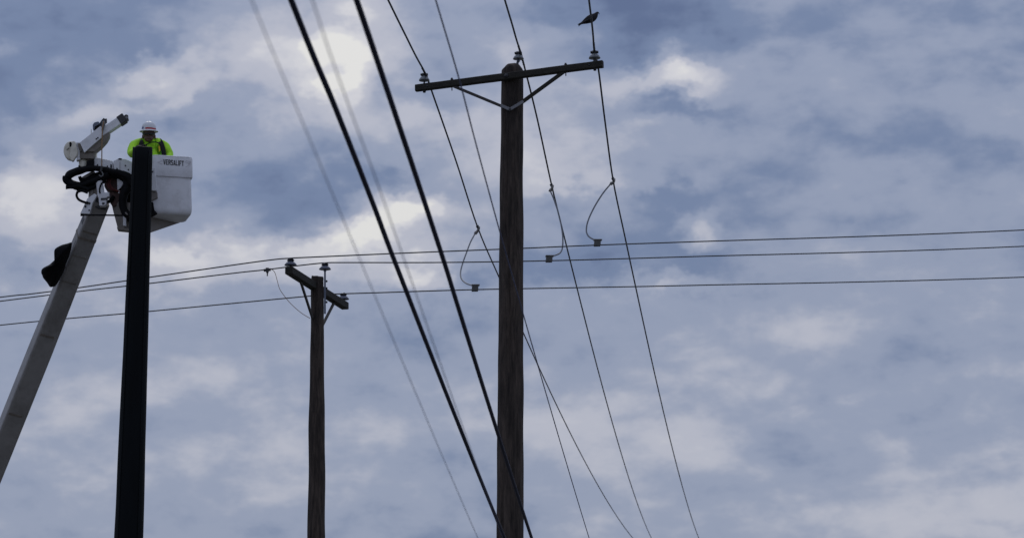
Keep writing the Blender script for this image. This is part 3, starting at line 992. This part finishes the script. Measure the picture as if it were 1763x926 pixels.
# platform frame boxes
pf = part('mount_beam', [(163, 272.5), (195, 279), (195.5, 294), (163, 288)], 0.0, 0.16, 'white_paint', 0.01)
part('beam_slot', [(190, 283.2), (192.8, 283.8), (192.8, 289.8), (190, 289.2)], -0.008, 0.02, 'black_print', 0.001, pf)
for x, y in ((168, 284), (185, 286.5)):
    MB().lathe(P(x, y, DL), [(0.012, -0.004), (0.012, 0.008), (0.005, 0.012)], 8, Vector((0, -1, 0.2))).build('bolt', M['dark_steel'], pf)
pf2 = part('mount_box', [(196.2, 279.5), (206, 275.4), (217, 276.5), (232, 283), (232, 306), (197, 294.5)], -0.03, 0.17, 'white_paint', 0.012)
part('box_lid', [(203, 276), (206.5, 274.2), (211, 275), (209, 277)], -0.04, 0.10, 'rubber', 0.002, pf2)
for x, y in ((201.5, 290.5), (216, 285.5), (221, 292.5)):
    MB().lathe(P(x, y, DL - 0.03), [(0.012, -0.004), (0.012, 0.008), (0.005, 0.012)], 8, Vector((0, -1, 0.2))).build('bolt', M['dark_steel'], pf2)
part('box_seam', [(206.3, 279), (207, 279), (207, 299), (206.3, 298.5)], -0.034, 0.0, 'tan', 0.001, pf2)
# hydraulic valve bracket seen through the hose loop
vb = part('valve_bracket', [(141, 306), (160, 294.8), (164, 297), (165, 303.5), (145, 313.5)], 0.02, 0.10, 'taupe', 0.006)
for x, y in ((147, 307), (153, 303.6), (159, 300)):
    MB().lathe(P(x, y, DL + 0.02), [(0.014, -0.004), (0.014, 0.008), (0.005, 0.012)], 8, Vector((0, -1, 0.2))).build('bolt', M['dark_steel'], vb)
ptube('valve_plug', [(135.5, 308.5), (141, 306.5)], 4.2, 'rubber', d=0.05, n=14, sub=1)
# bundles of sleeved hose
ptube('hose_sleeve', [(116, 306), (121, 300.5), (136, 294.5), (153, 290.5), (170, 290.5), (186, 294), (205, 298.5), (221, 306), (227, 318)], lambda t: 5.8 + 0.9 * math.sin(t * 9), 'rubber', d=-0.06, n=14, wob=0.25)
ptube('hose_sleeve', [(116, 304), (115.8, 310), (122, 315.5), (134, 318.5), (148, 316.5), (162, 311.5), (174, 306), (186, 299)], lambda t: 6.0 + 1.2 * math.sin(t * 7 + 1), 'rubber', d=-0.03, n=14, wob=0.3)
ptube('hose_sleeve', [(113.5, 322.5), (122, 322.3), (132, 321.3), (146, 324), (154, 328)], lambda t: 3.9 - 1.0 * math.sin(min(1, t * 3) * math.pi), 'rubber', d=-0.04, n=12, wob=0.2)
ptube('hose_sleeve', [(130, 318), (142, 323), (154, 322), (168, 316), (182, 310)], 4.6, 'rubber', d=0.02, n=12, wob=0.3)
ptube('hose', [(133.5, 330), (132, 337), (136, 344), (146, 348.5), (152, 349)], 2.2, 'rubber', d=-0.06, n=10, wob=0.15)
ptube('hose', [(133, 330.5), (141, 328.5), (151, 332)], 2.4, 'rubber', d=-0.05, n=10)
ptube('hose_sleeve', [(222, 304), (219, 322), (213, 338), (211.5, 354), (217, 368), (228, 376)], lambda t: 7.5 + 1.0 * math.sin(t * 8), 'rubber', d=0.0, n=14, wob=0.25)
ptube('hose_sleeve', [(188, 298), (198, 303), (212, 305), (224, 312), (230, 330)], 5.5, 'rubber', d=0.05, n=12, wob=0.25)
ptube('hose', [(216, 366), (222, 372), (230, 374)], 1.2, 'taupe', d=-0.10, n=8)
ptube('hose_sleeve', [(138, 313), (152, 310), (168, 303), (184, 300), (204, 304), (222, 316)], lambda t: 5.6 + 0.9 * math.sin(t * 6), 'rubber', d=0.05, n=12, wob=0.3)
ptube('hose_sleeve', [(128, 322), (142, 326), (156, 324), (170, 318)], 4.4, 'rubber', d=0.0, n=12, wob=0.3)
part('hose_backing', [(180, 291), (228, 300), (232, 350), (222, 372), (212, 350), (208, 330), (184, 312)], 0.22, 0.30, 'rubber', 0.01)  # black slab added behind the hoses to fill out their dark mass
# red hoses on the rusty rotary joint
part('rotary_joint', [(181, 302), (203, 303), (206, 318), (203, 333), (188, 335), (180, 322)], 0.12, 0.28, 'rust', 0.03)
for k, dxy in enumerate((0, 3, 6)):
    ptube('hydraulic_hose', [(184 + dxy, 309), (183.5 + dxy, 317), (188 + dxy, 324), (197 + dxy, 328.5), (207, 330 + k)], 0.95, 'red_hose', d=0.08 - 0.02 * k, n=8)
ptube('rotary_collar', [(180, 348), (190, 346), (196, 338)], 3.2, 'rubber', d=0.08, n=10)
part('side_shield', [(201.5, 305.5), (215, 309.5), (212, 318), (207, 324.5), (202.5, 328.5)], 0.04, 0.08, 'white_paint', 0.004)
part('lower_bracket', [(186, 333), (216, 334), (220, 352), (196, 358), (190, 350)], 0.10, 0.25, 'rust', 0.01)
ptube('leveling_rod', [(139, 370.2), (180, 370.5), (228, 371.3)], 1.45, 'rubber', d=-0.14, n=10, sub=2)
ptube('rod_end', [(138.6, 370.2), (144, 370.2)], 2.1, 'rubber', d=-0.14, n=10, sub=1)

# lower tub below and beside the bucket
tubp_top = [P(189, 343, DL + 0.15), P(250, 352, DL - 0.06), P(263, 366, DL - 0.05), P(316, 368, DL + 0.42), P(256, 352, DL + 0.85)]
tubp_mid = [P(194, 364, DL + 0.15), P(246, 380, DL - 0.10), P(259, 388, DL - 0.10), P(315, 376, DL + 0.44), P(257, 368, DL + 0.85)]
tubp_low = [P(202.5, 396, DL + 0.17), P(243, 400.5, DL - 0.08), P(257, 402.5, DL - 0.10), P(311.5, 383.5, DL + 0.44), P(257, 381, DL + 0.80)]
tub = MB().rings([tubp_top, tubp_mid, tubp_low], smooth=False).build('lower_tub', M['taupe'], lift, 0.02)
part('tub_edge', [(202, 392.5), (224, 396), (224, 399.2), (203, 397)], -0.03, 0.12, 'tan', 0.004, tub)
part('tub_rib', [(212.5, 372), (218, 373), (218, 391), (212.5, 390)], -0.04, 0.1, 'white_paint', 0.004, tub)

# bucket
psi = math.atan(0.24)
bex = Vector((math.cos(psi), math.sin(psi), 0))
bey = Vector((-math.sin(psi), math.cos(psi), 0))
BF = P(296.8, 270.4, 34.93)
BC = BF + bey * 0.31


def bring(hx_, hy_, z, rc=0.05, n=6):
    pts = []
    for (sx_, sy_, a0) in ((1, -1, -90), (1, 1, 0), (-1, 1, 90), (-1, -1, 180)):
        for k in range(n + 1):
            a = R(a0 + 90 * k / n)
            pts.append(BC + bex * (sx_ * (hx_ - rc) + rc * math.cos(a)) + bey * (sy_ * (hy_ - rc) + rc * math.sin(a)) + UP * z)
    return pts


bk = MB()
bk.rings([bring(0.285, 0.275, 0.0), bring(0.312, 0.302, 0.004), bring(0.320, 0.310, -0.008), bring(0.322, 0.312, -0.02), bring(0.330, 0.314, -0.295), bring(0.327, 0.310, -0.312), bring(0.306, 0.290, -0.316), bring(0.306, 0.290, -0.330),
          bring(0.316, 0.293, -0.45, 0.055), bring(0.330, 0.298, -0.80, 0.05), bring(0.327, 0.294, -0.855, 0.06), bring(0.314, 0.280, -0.89, 0.07), bring(0.29, 0.255, -0.905, 0.08), bring(0.24, 0.20, -0.91, 0.09)], cap0=False)
bk.rings([bring(0.285, 0.275, 0.0), bring(0.280, 0.270, -0.01), bring(0.275, 0.265, -0.5), bring(0.27, 0.26, -0.84), bring(0.2, 0.2, -0.86)], cap0=False)
bucket = bk.build('bucket', M['white_paint'], lift)
bw = bucket.modifiers.new('weld', 'WELD')
bw.merge_threshold = 0.0005
ang_mod = bucket.modifiers.new('edges', 'EDGE_SPLIT')
ang_mod.split_angle = R(38)
front = BC - bey * 0.3125


def on_front(x, y, out=0.002):
    """a point on the bucket's lip face at a photo pixel"""
    d = ray(x, y)
    o_ = BC - bey * (0.3135 + out)
    t = (o_ - CAM).dot(bey) / d.dot(bey)
    return CAM + d * t


# bold condensed capitals, drawn as strokes in a unit cell
TH, TV = 0.30, 0.17
GLY = {
    'V': [[(0, 1), (0.30, 1), (0.5, 0.26), (0.5, 0), (0.34, 0)], [(0.70, 1), (1, 1), (0.66, 0), (0.5, 0), (0.5, 0.26)]],
    'E': [[(0, 0), (TH, 0), (TH, 1), (0, 1)], [(TH, 0), (0.95, 0), (0.95, TV), (TH, TV)], [(TH, 0.42), (0.85, 0.42), (0.85, 0.58), (TH, 0.58)], [(TH, 1 - TV), (0.95, 1 - TV), (0.95, 1), (TH, 1)]],
    'R': [[(0, 0), (TH, 0), (TH, 1), (0, 1)], [(TH, 1 - TV), (0.82, 1 - TV), (0.9, 1), (TH, 1)], [(0.68, 0.45), (0.9, 0.42), (1, 0.6), (1, 0.85), (0.9, 1), (0.7, 0.98)], [(TH, 0.42), (0.8, 0.42), (0.8, 0.57), (TH, 0.57)], [(0.5, 0.45), (0.78, 0.45), (1, 0), (0.7, 0)]],
    'S': [[(0, 0.12), (0.15, 0), (0.85, 0), (1, 0.12), (0.8, TV), (0.2, TV), (0, 0.28)], [(0.7, 0.1), (1, 0.1), (1, 0.5), (0.7, 0.42)], [(0.05, 0.5), (0.95, 0.4), (0.95, 0.56), (0.05, 0.64)], [(0, 0.5), (0.3, 0.58), (0.3, 0.9), (0, 0.9)], [(0, 0.86), (0.2, 1 - TV), (0.8, 1 - TV), (1, 0.74), (1, 0.88), (0.85, 1), (0.15, 1)]],
    'A': [[(0, 0), (0.28, 0), (0.5, 0.76), (0.5, 1), (0.34, 1)], [(0.72, 0), (1, 0), (0.66, 1), (0.5, 1), (0.5, 0.76)], [(0.22, 0.18), (0.78, 0.18), (0.74, 0.34), (0.26, 0.34)]],
    'L': [[(0, 0), (TH, 0), (TH, 1), (0, 1)], [(TH, 0), (0.95, 0), (0.95, TV), (TH, TV)]],
    'I': [[(0, 0), (1, 0), (1, 1), (0, 1)]],
    'F': [[(0, 0), (TH, 0), (TH, 1), (0, 1)], [(TH, 0.40), (0.85, 0.40), (0.85, 0.57), (TH, 0.57)], [(TH, 1 - TV), (0.98, 1 - TV), (0.98, 1), (TH, 1)]],
    'T': [[(0, 1 - TV), (1, 1 - TV), (1, 1), (0, 1)], [(0.34, 0), (0.66, 0), (0.66, 1 - TV), (0.34, 1 - TV)]],
}
a0 = on_front(281.2, 283.4)
a1 = on_front(316.6, 286.2)
a2 = on_front(281.2, 274.4)
word = 'VERSALIFT'
wid = [0.36 if ch == 'I' else 0.9 if ch in 'LF' else 1.0 for ch in word]
total = sum(wid) + 0.16 * (len(word) - 1)
cur = 0.0
for ch, w_ in zip(word, wid):
    lm = MB()
    for k_, st in enumerate(GLY[ch]):
        lift_ = 0.0004 * (k_ + 1)
        q = [a0 + (a1 - a0) * ((cur + x * w_) / total) + (a2 - a0) * y for x, y in st]
        lm.prism([p_ - bey * lift_ for p_ in q], [p_ + bey * 0.004 for p_ in q])
    lm.build('letter', M['black_print'], bucket)
    cur += w_ + 0.16
for pl_ in ([(279, 276.5), (271.5, 279.5), (279, 283.2)], [(318.5, 278.5), (327.5, 283), (319.5, 287.8)], [(320, 276.5), (329, 279.5), (324.5, 282)]):
    q = [on_front(x, y, 0.0015) for x, y in pl_]
    MB().tube(q, 0.0028, 6, 1).build('chevron_mark', M['grey_print'], bucket)
rim = [p_ + UP * 0.004 for p_ in bring(0.303, 0.293, 0.0)]
MB().tube(rim + [rim[0]], 0.019, 8, 1).build('rim', M['white_paint'], bucket)
lt = part('bucket_latch', [(258, 288.5), (267.5, 289.5), (270.5, 327), (269, 329.5), (258, 328.5)], -0.42, -0.36, 'white_paint', 0.008)
part('latch_pin', [(262.2, 294.5), (264, 294.5), (264, 297.5), (262.2, 297.5)], -0.43, -0.40, 'dark_steel', 0.001, lt)
part('latch_foot', [(258, 330), (271, 331), (271.5, 341), (262, 346), (258, 346)], -0.38, -0.30, 'taupe', 0.006)
part('bucket_step', [(258, 348), (264, 349), (266, 362), (271, 368), (262, 373), (258, 373)], -0.36, -0.28, 'rubber', 0.006)

# black cover hung over the boom
poly = [(124, 415), (108, 421), (94, 427.5), (93.2, 437), (95, 446), (88, 452.5), (79, 458), (71.5, 462.5), (71, 471), (73, 479), (80, 486), (86, 495.5), (96, 494), (107, 474), (116, 450), (124, 428)]
cen = (sum(p_[0] for p_ in poly) / len(poly), sum(p_[1] for p_ in poly) / len(poly))
dense = []
for i in range(len(poly)):
    a, b = poly[i], poly[(i + 1) % len(poly)]
    dense += [a, ((a[0] + b[0]) / 2, (a[1] + b[1]) / 2)]
rgs = []
for (s_, dd) in ((0.25, -0.20), (0.55, -0.18), (0.82, -0.12), (0.97, -0.05), (1.0, 0.0), (0.97, 0.06), (0.8, 0.13), (0.4, 0.18)):
    ring = []
    for x, y in dense:
        xx, yy = cen[0] + (x - cen[0]) * s_, cen[1] + (y - cen[1]) * s_
        xx += 2.2 * noise.noise(Vector((x * 0.16, y * 0.16, 1.0)))
        yy += 2.2 * noise.noise(Vector((x * 0.16, y * 0.16, 8.0)))
        k = noise.noise(Vector((xx * 0.11, yy * 0.09, dd * 6))) * 0.10 * (1 - abs(s_ - 0.5))
        ring.append(P(xx, yy, DL + 0.50 + (yy - 455) * 0.0055 + dd + k))
    rgs.append(ring)
bag = MB().rings(rgs).build('boom_cover', M['bag'], None, label='crumpled black cover hanging on the left side of the boom', category='cover')
ss = bag.modifiers.new('smooth', 'SUBSURF')
ss.levels = ss.render_levels = 1

# ------------------------------------------------------------------ the lineman in the bucket
J = {
    'pelvis': ((263, 305, 35.42), 0.15), 'waist': ((262, 289, 35.40), 0.145), 'chest': ((259.5, 268, 35.33), 0.205), 'upper': ((258, 254, 35.29), 0.165),
    'neck': ((257, 244.5, 35.22), 0.10), 'jaw': ((256.5, 240, 35.16), 0.085), 'skull': ((256.3, 233, 35.10), 0.10), 'crown': ((256.2, 225, 35.10), 0.09),
    'shl': ((240, 248.5, 35.26), 0.105), 'arml': ((229.5, 251, 35.18), 0.095), 'elbl': ((226, 266.5, 34.98), 0.07), 'wril': ((235.5, 257, 34.72), 0.046), 'hanl': ((242.5, 254, 34.54), 0.05),
    'shr': ((274, 249, 35.28), 0.105), 'armr': ((284, 252.5, 35.26), 0.095), 'elbr': ((292.5, 269, 35.22), 0.075), 'wrir': ((284, 287, 35.06), 0.042), 'hanr': ((276, 290, 35.02), 0.040),
    'hipl': ((254, 309, 35.40), 0.10), 'kneel': ((252, 340, 35.27), 0.075), 'ankl': ((254, 366, 35.42), 0.05), 'toel': ((252, 371, 35.26), 0.045),
    'hipr': ((272, 309, 35.42), 0.10), 'kneer': ((275, 340, 35.30), 0.075), 'ankr': ((274, 366, 35.46), 0.05), 'toer': ((274, 371, 35.32), 0.045),
}
ED = [('pelvis', 'waist'), ('waist', 'chest'), ('chest', 'upper'), ('upper', 'neck'), ('neck', 'jaw'), ('jaw', 'skull'), ('skull', 'crown'),
      ('upper', 'shl'), ('shl', 'arml'), ('arml', 'elbl'), ('elbl', 'wril'), ('wril', 'hanl'), ('upper', 'shr'), ('shr', 'armr'), ('armr', 'elbr'), ('elbr', 'wrir'), ('wrir', 'hanr'),
      ('pelvis', 'hipl'), ('hipl', 'kneel'), ('kneel', 'ankl'), ('ankl', 'toel'), ('pelvis', 'hipr'), ('hipr', 'kneer'), ('kneer', 'ankr'), ('ankr', 'toer')]
names = list(J)
jp = {k: P(*J[k][0]) for k in names}
floor = BC.z - 0.855
for k in ('ankl', 'ankr'):
    jp[k].z = floor + 0.08
for k in ('toel', 'toer'):
    jp[k].z = floor + 0.05
for k in ('kneel', 'kneer'):
    jp[k].z = floor + 0.36
sm = bpy.data.meshes.new('skeleton')
sm.from_pydata([tuple(jp[k]) for k in names], [(names.index(a), names.index(b)) for a, b in ED], [])
sk = bpy.data.objects.new('skeleton', sm)
COL.objects.link(sk)
md = sk.modifiers.new('skin', 'SKIN')
md.use_smooth_shade = True
for i, k in enumerate(names):
    sv = sm.skin_vertices[0].data[i]
    r_ = J[k][1]
    sv.radius = (r_, r_)
    sv.use_root = (k == 'pelvis')
s2 = sk.modifiers.new('sub', 'SUBSURF')
s2.levels = s2.render_levels = 2
bpy.context.view_layer.update()
bmesh_ = bpy.data.meshes.new_from_object(sk.evaluated_get(bpy.context.evaluated_depsgraph_get()))
bpy.data.objects.remove(sk)
pb = MB()
pb.v = [v.co.copy() for v in bmesh_.vertices]
for p_ in bmesh_.polygons:
    pb.face(list(p_.vertices), True)
# cloth folds on the shirt
for i, v in enumerate(pb.v):
    if v.z < jp['neck'].z:
        pb.v[i] = v + Vector((0, -1, 0)) * 0.030 * noise.noise(v * 13) + Vector((1, 0, 0)) * 0.008 * noise.noise(v * 14 + Vector((5, 0, 0)))
nb = len(pb.f)
# nose, chin and ears, grown from the head
hd = jp['skull']
pb.ball(hd + Vector((0, 0.0, 0.01)), 0.096, 0.108, 0.112, 24, 18)
pb.ball(hd + Vector((0, -0.034, -0.060)), 0.070, 0.066, 0.062, 20, 14)
pb.ball(hd + Vector((0, -0.108, -0.022)), 0.014, 0.020, 0.026, 10, 8)
pb.ball(hd + Vector((0, -0.082, -0.100)), 0.032, 0.024, 0.020, 10, 8)
for s_ in (-1, 1):
    pb.ball(hd + Vector((s_ * 0.096, 0.005, -0.02)), 0.012, 0.022, 0.032, 10, 8)
nface = len(pb.f)
# five fingers on each hand, curled
hl = jp['hanl']
to_pole = Vector((0.55, -0.80, 0.05)).normalized()
for k, (o_, ln) in enumerate(((-0.030, 0.070), (-0.010, 0.082), (0.010, 0.078), (0.030, 0.062))):
    sdv = Vector((0.80, 0.55, 0.2)).normalized() * o_
    b0 = hl + sdv
    pb.tube([b0, b0 + to_pole * ln * 0.5 + UP * 0.02, b0 + to_pole * ln * 0.95 + UP * 0.005, b0 + to_pole * ln * 1.15 - UP * 0.03], lambda t: 0.0125 - 0.004 * t, 8, 4)
pb.tube([hl + Vector((0.0, 0.01, 0.02)), hl + Vector((0.05, 0.0, 0.035)), hl + Vector((0.085, -0.03, 0.02))], lambda t: 0.0145 - 0.004 * t, 8, 4)
hr = jp['hanr']
dwn = Vector((-0.8, -0.1, -0.4)).normalized()
for k, (o_, ln) in enumerate(((-0.03, 0.06), (-0.01, 0.075), (0.01, 0.07), (0.03, 0.055))):
    b0 = hr + Vector((0, 1, 0)) * o_
    pb.tube([b0, b0 + dwn * ln * 0.6, b0 + dwn * ln - UP * 0.03], lambda t: 0.0115 - 0.004 * t, 8, 4)
pb.tube([hr + Vector((0.01, -0.02, 0.01)), hr + Vector((-0.02, -0.05, 0.01)), hr + Vector((-0.05, -0.06, -0.01))], lambda t: 0.0135 - 0.004 * t, 8, 4)
person = thing('person', Vector((jp['pelvis'].x, jp['pelvis'].y, floor)), 'person in a lime shirt, black harness and white hard hat, working from the bucket', 'person')
body = pb.build('body', [M['lime'], M['skin'], M['glove'], M['trousers']], person)
off = person.location
for i, p_ in enumerate(body.data.polygons):
    c = Vector(p_.center) + off
    if i >= nface:
        mi = 2
    elif i >= nb:
        mi = 1
    elif c.z > jp['neck'].z + 0.05 and (c - jp['skull']).length < 0.3 and abs(c.x - jp['neck'].x) < 0.13:
        mi = 1
    elif (c - jp['hanl']).length < 0.075 or (c - jp['hanr']).length < 0.075:
        mi = 2
    elif c.z < jp['waist'].z - 0.05 and (c - jp['hanr']).length > 0.15 and (c - jp['wrir']).length > 0.15:
        mi = 3
    else:
        mi = 0
    p_.material_index = mi
# hard hat: shell with a centre ridge, full brim, red stripe and blue sticker
hc = P(256.3, 226.6, 35.09)
tilt = Vector((0, -0.10, 1)).normalized()
hr_ = 13.0 * sD
prof = [(hr_ * 1.0, 0.0), (hr_ * 1.0, hr_ * 0.18), (hr_ * 0.975, hr_ * 0.5), (hr_ * 0.90, hr_ * 0.80), (hr_ * 0.76, hr_ * 1.05), (hr_ * 0.53, hr_ * 1.24), (hr_ * 0.27, hr_ * 1.34), (0.004, hr_ * 1.37)]
hat = MB().lathe(hc, prof, 32, tilt).build('hard_hat', M['hat'], person)
brim = [(hr_ * 0.96, 0.02), (hr_ * 1.06, 0.018), (hr_ * 1.24, 0.004), (hr_ * 1.27, -0.002), (hr_ * 1.25, -0.007), (hr_ * 1.05, 0.004), (hr_ * 0.96, 0.006)]
MB().lathe(hc, brim, 32, tilt).build('brim', M['hat'], hat)
MB().tube([hc + Vector((0, math.sin(a) * hr_ * 0.99, 0)) + tilt * (hr_ * 1.37 * math.cos(a)) for a in [R(q) for q in range(-58, 59, 8)]], 0.007, 8, 2).build('ridge', M['hat'], hat)


def hat_band(a0, a1, z0, z1, k):
    r0 = []
    for a in [a0 + (a1 - a0) * i / 12 for i in range(13)]:
        dr = Vector((math.sin(R(a)), -math.cos(R(a)), 0))
        r0.append([hc + dr * (hr_ * kk) + tilt * zz for kk, zz in ((k - 0.03, z0), (k + 0.02, z0), (k + 0.015, z1), (k - 0.035, z1))])
    return MB().rings(r0, smooth=False)


hat_band(-24, 72, hr_ * 0.10, hr_ * 0.30, 1.0).build('stripe', M['red'], hat)
hat_band(-58, -42, hr_ * 0.20, hr_ * 0.44, 0.995).build('sticker', M['blue'], hat)
# dark safety glasses
gl = MB()
gy = 230.4
gl.tube([P(246.2, gy - 0.2, 35.08), P(247.5, gy, 35.03), P(251.5, gy + 0.3, 34.99), P(256.3, gy + 0.1, 34.98), P(261.0, gy + 0.3, 34.99), P(265, gy, 35.03), P(266.2, gy - 0.2, 35.09)], 0.016, 10, 5, flat=0.9)
gl.build('safety_glasses', M['lens'], person)
MB().tube([P(253, 238.0, 35.012), P(256.4, 238.4, 35.0), P(259.5, 238.0, 35.012)], 0.006, 6, 4).build('mouth', M['rust'], person)


# harness webbing lying on the shirt
def strap(pts, w, name='harness_strap'):
    q = catmull([P(*p_) for p_ in pts], 6)
    rr_ = []
    for i, c in enumerate(q):
        d = (q[min(i + 1, len(q) - 1)] - q[max(i - 1, 0)]).normalized()
        n_ = Vector((0, -1, 0.15)).normalized()
        s_ = d.cross(n_).normalized()
        n_ = s_.cross(d)
        rr_.append([c + s_ * w + n_ * 0.008, c - s_ * w + n_ * 0.008, c - s_ * w - n_ * 0.03, c + s_ * w - n_ * 0.03])
    return MB().rings(rr_, smooth=False).build(name, M['strap'], person)


strap([(239, 241, 35.30), (241.5, 242.5, 35.19), (243.5, 249, 35.13), (245, 262, 35.12)], 0.036)
strap([(271, 241, 35.32), (275, 242.5, 35.21), (278.5, 249, 35.15), (281, 258, 35.14), (282.5, 268, 35.16)], 0.036)
MB().tube([P(251, 250, 35.08), P(257, 246.5, 35.05), P(265, 244.8, 35.05), P(272, 246, 35.08), (P(277, 250, 35.10))], 0.0095, 8, 6).build('lanyard', M['strap'], person)
MB().slab([(272.5, 252.5), (275.3, 251.5), (276, 260), (274, 262)], 35.115, 35.15).build('reflective_tape', M['yellow'], person)
MB().ball(P(238.5, 254.5, 34.62), 0.055, 0.07, 0.036, 14, 10).build('glove_cuff', M['glove'], person)
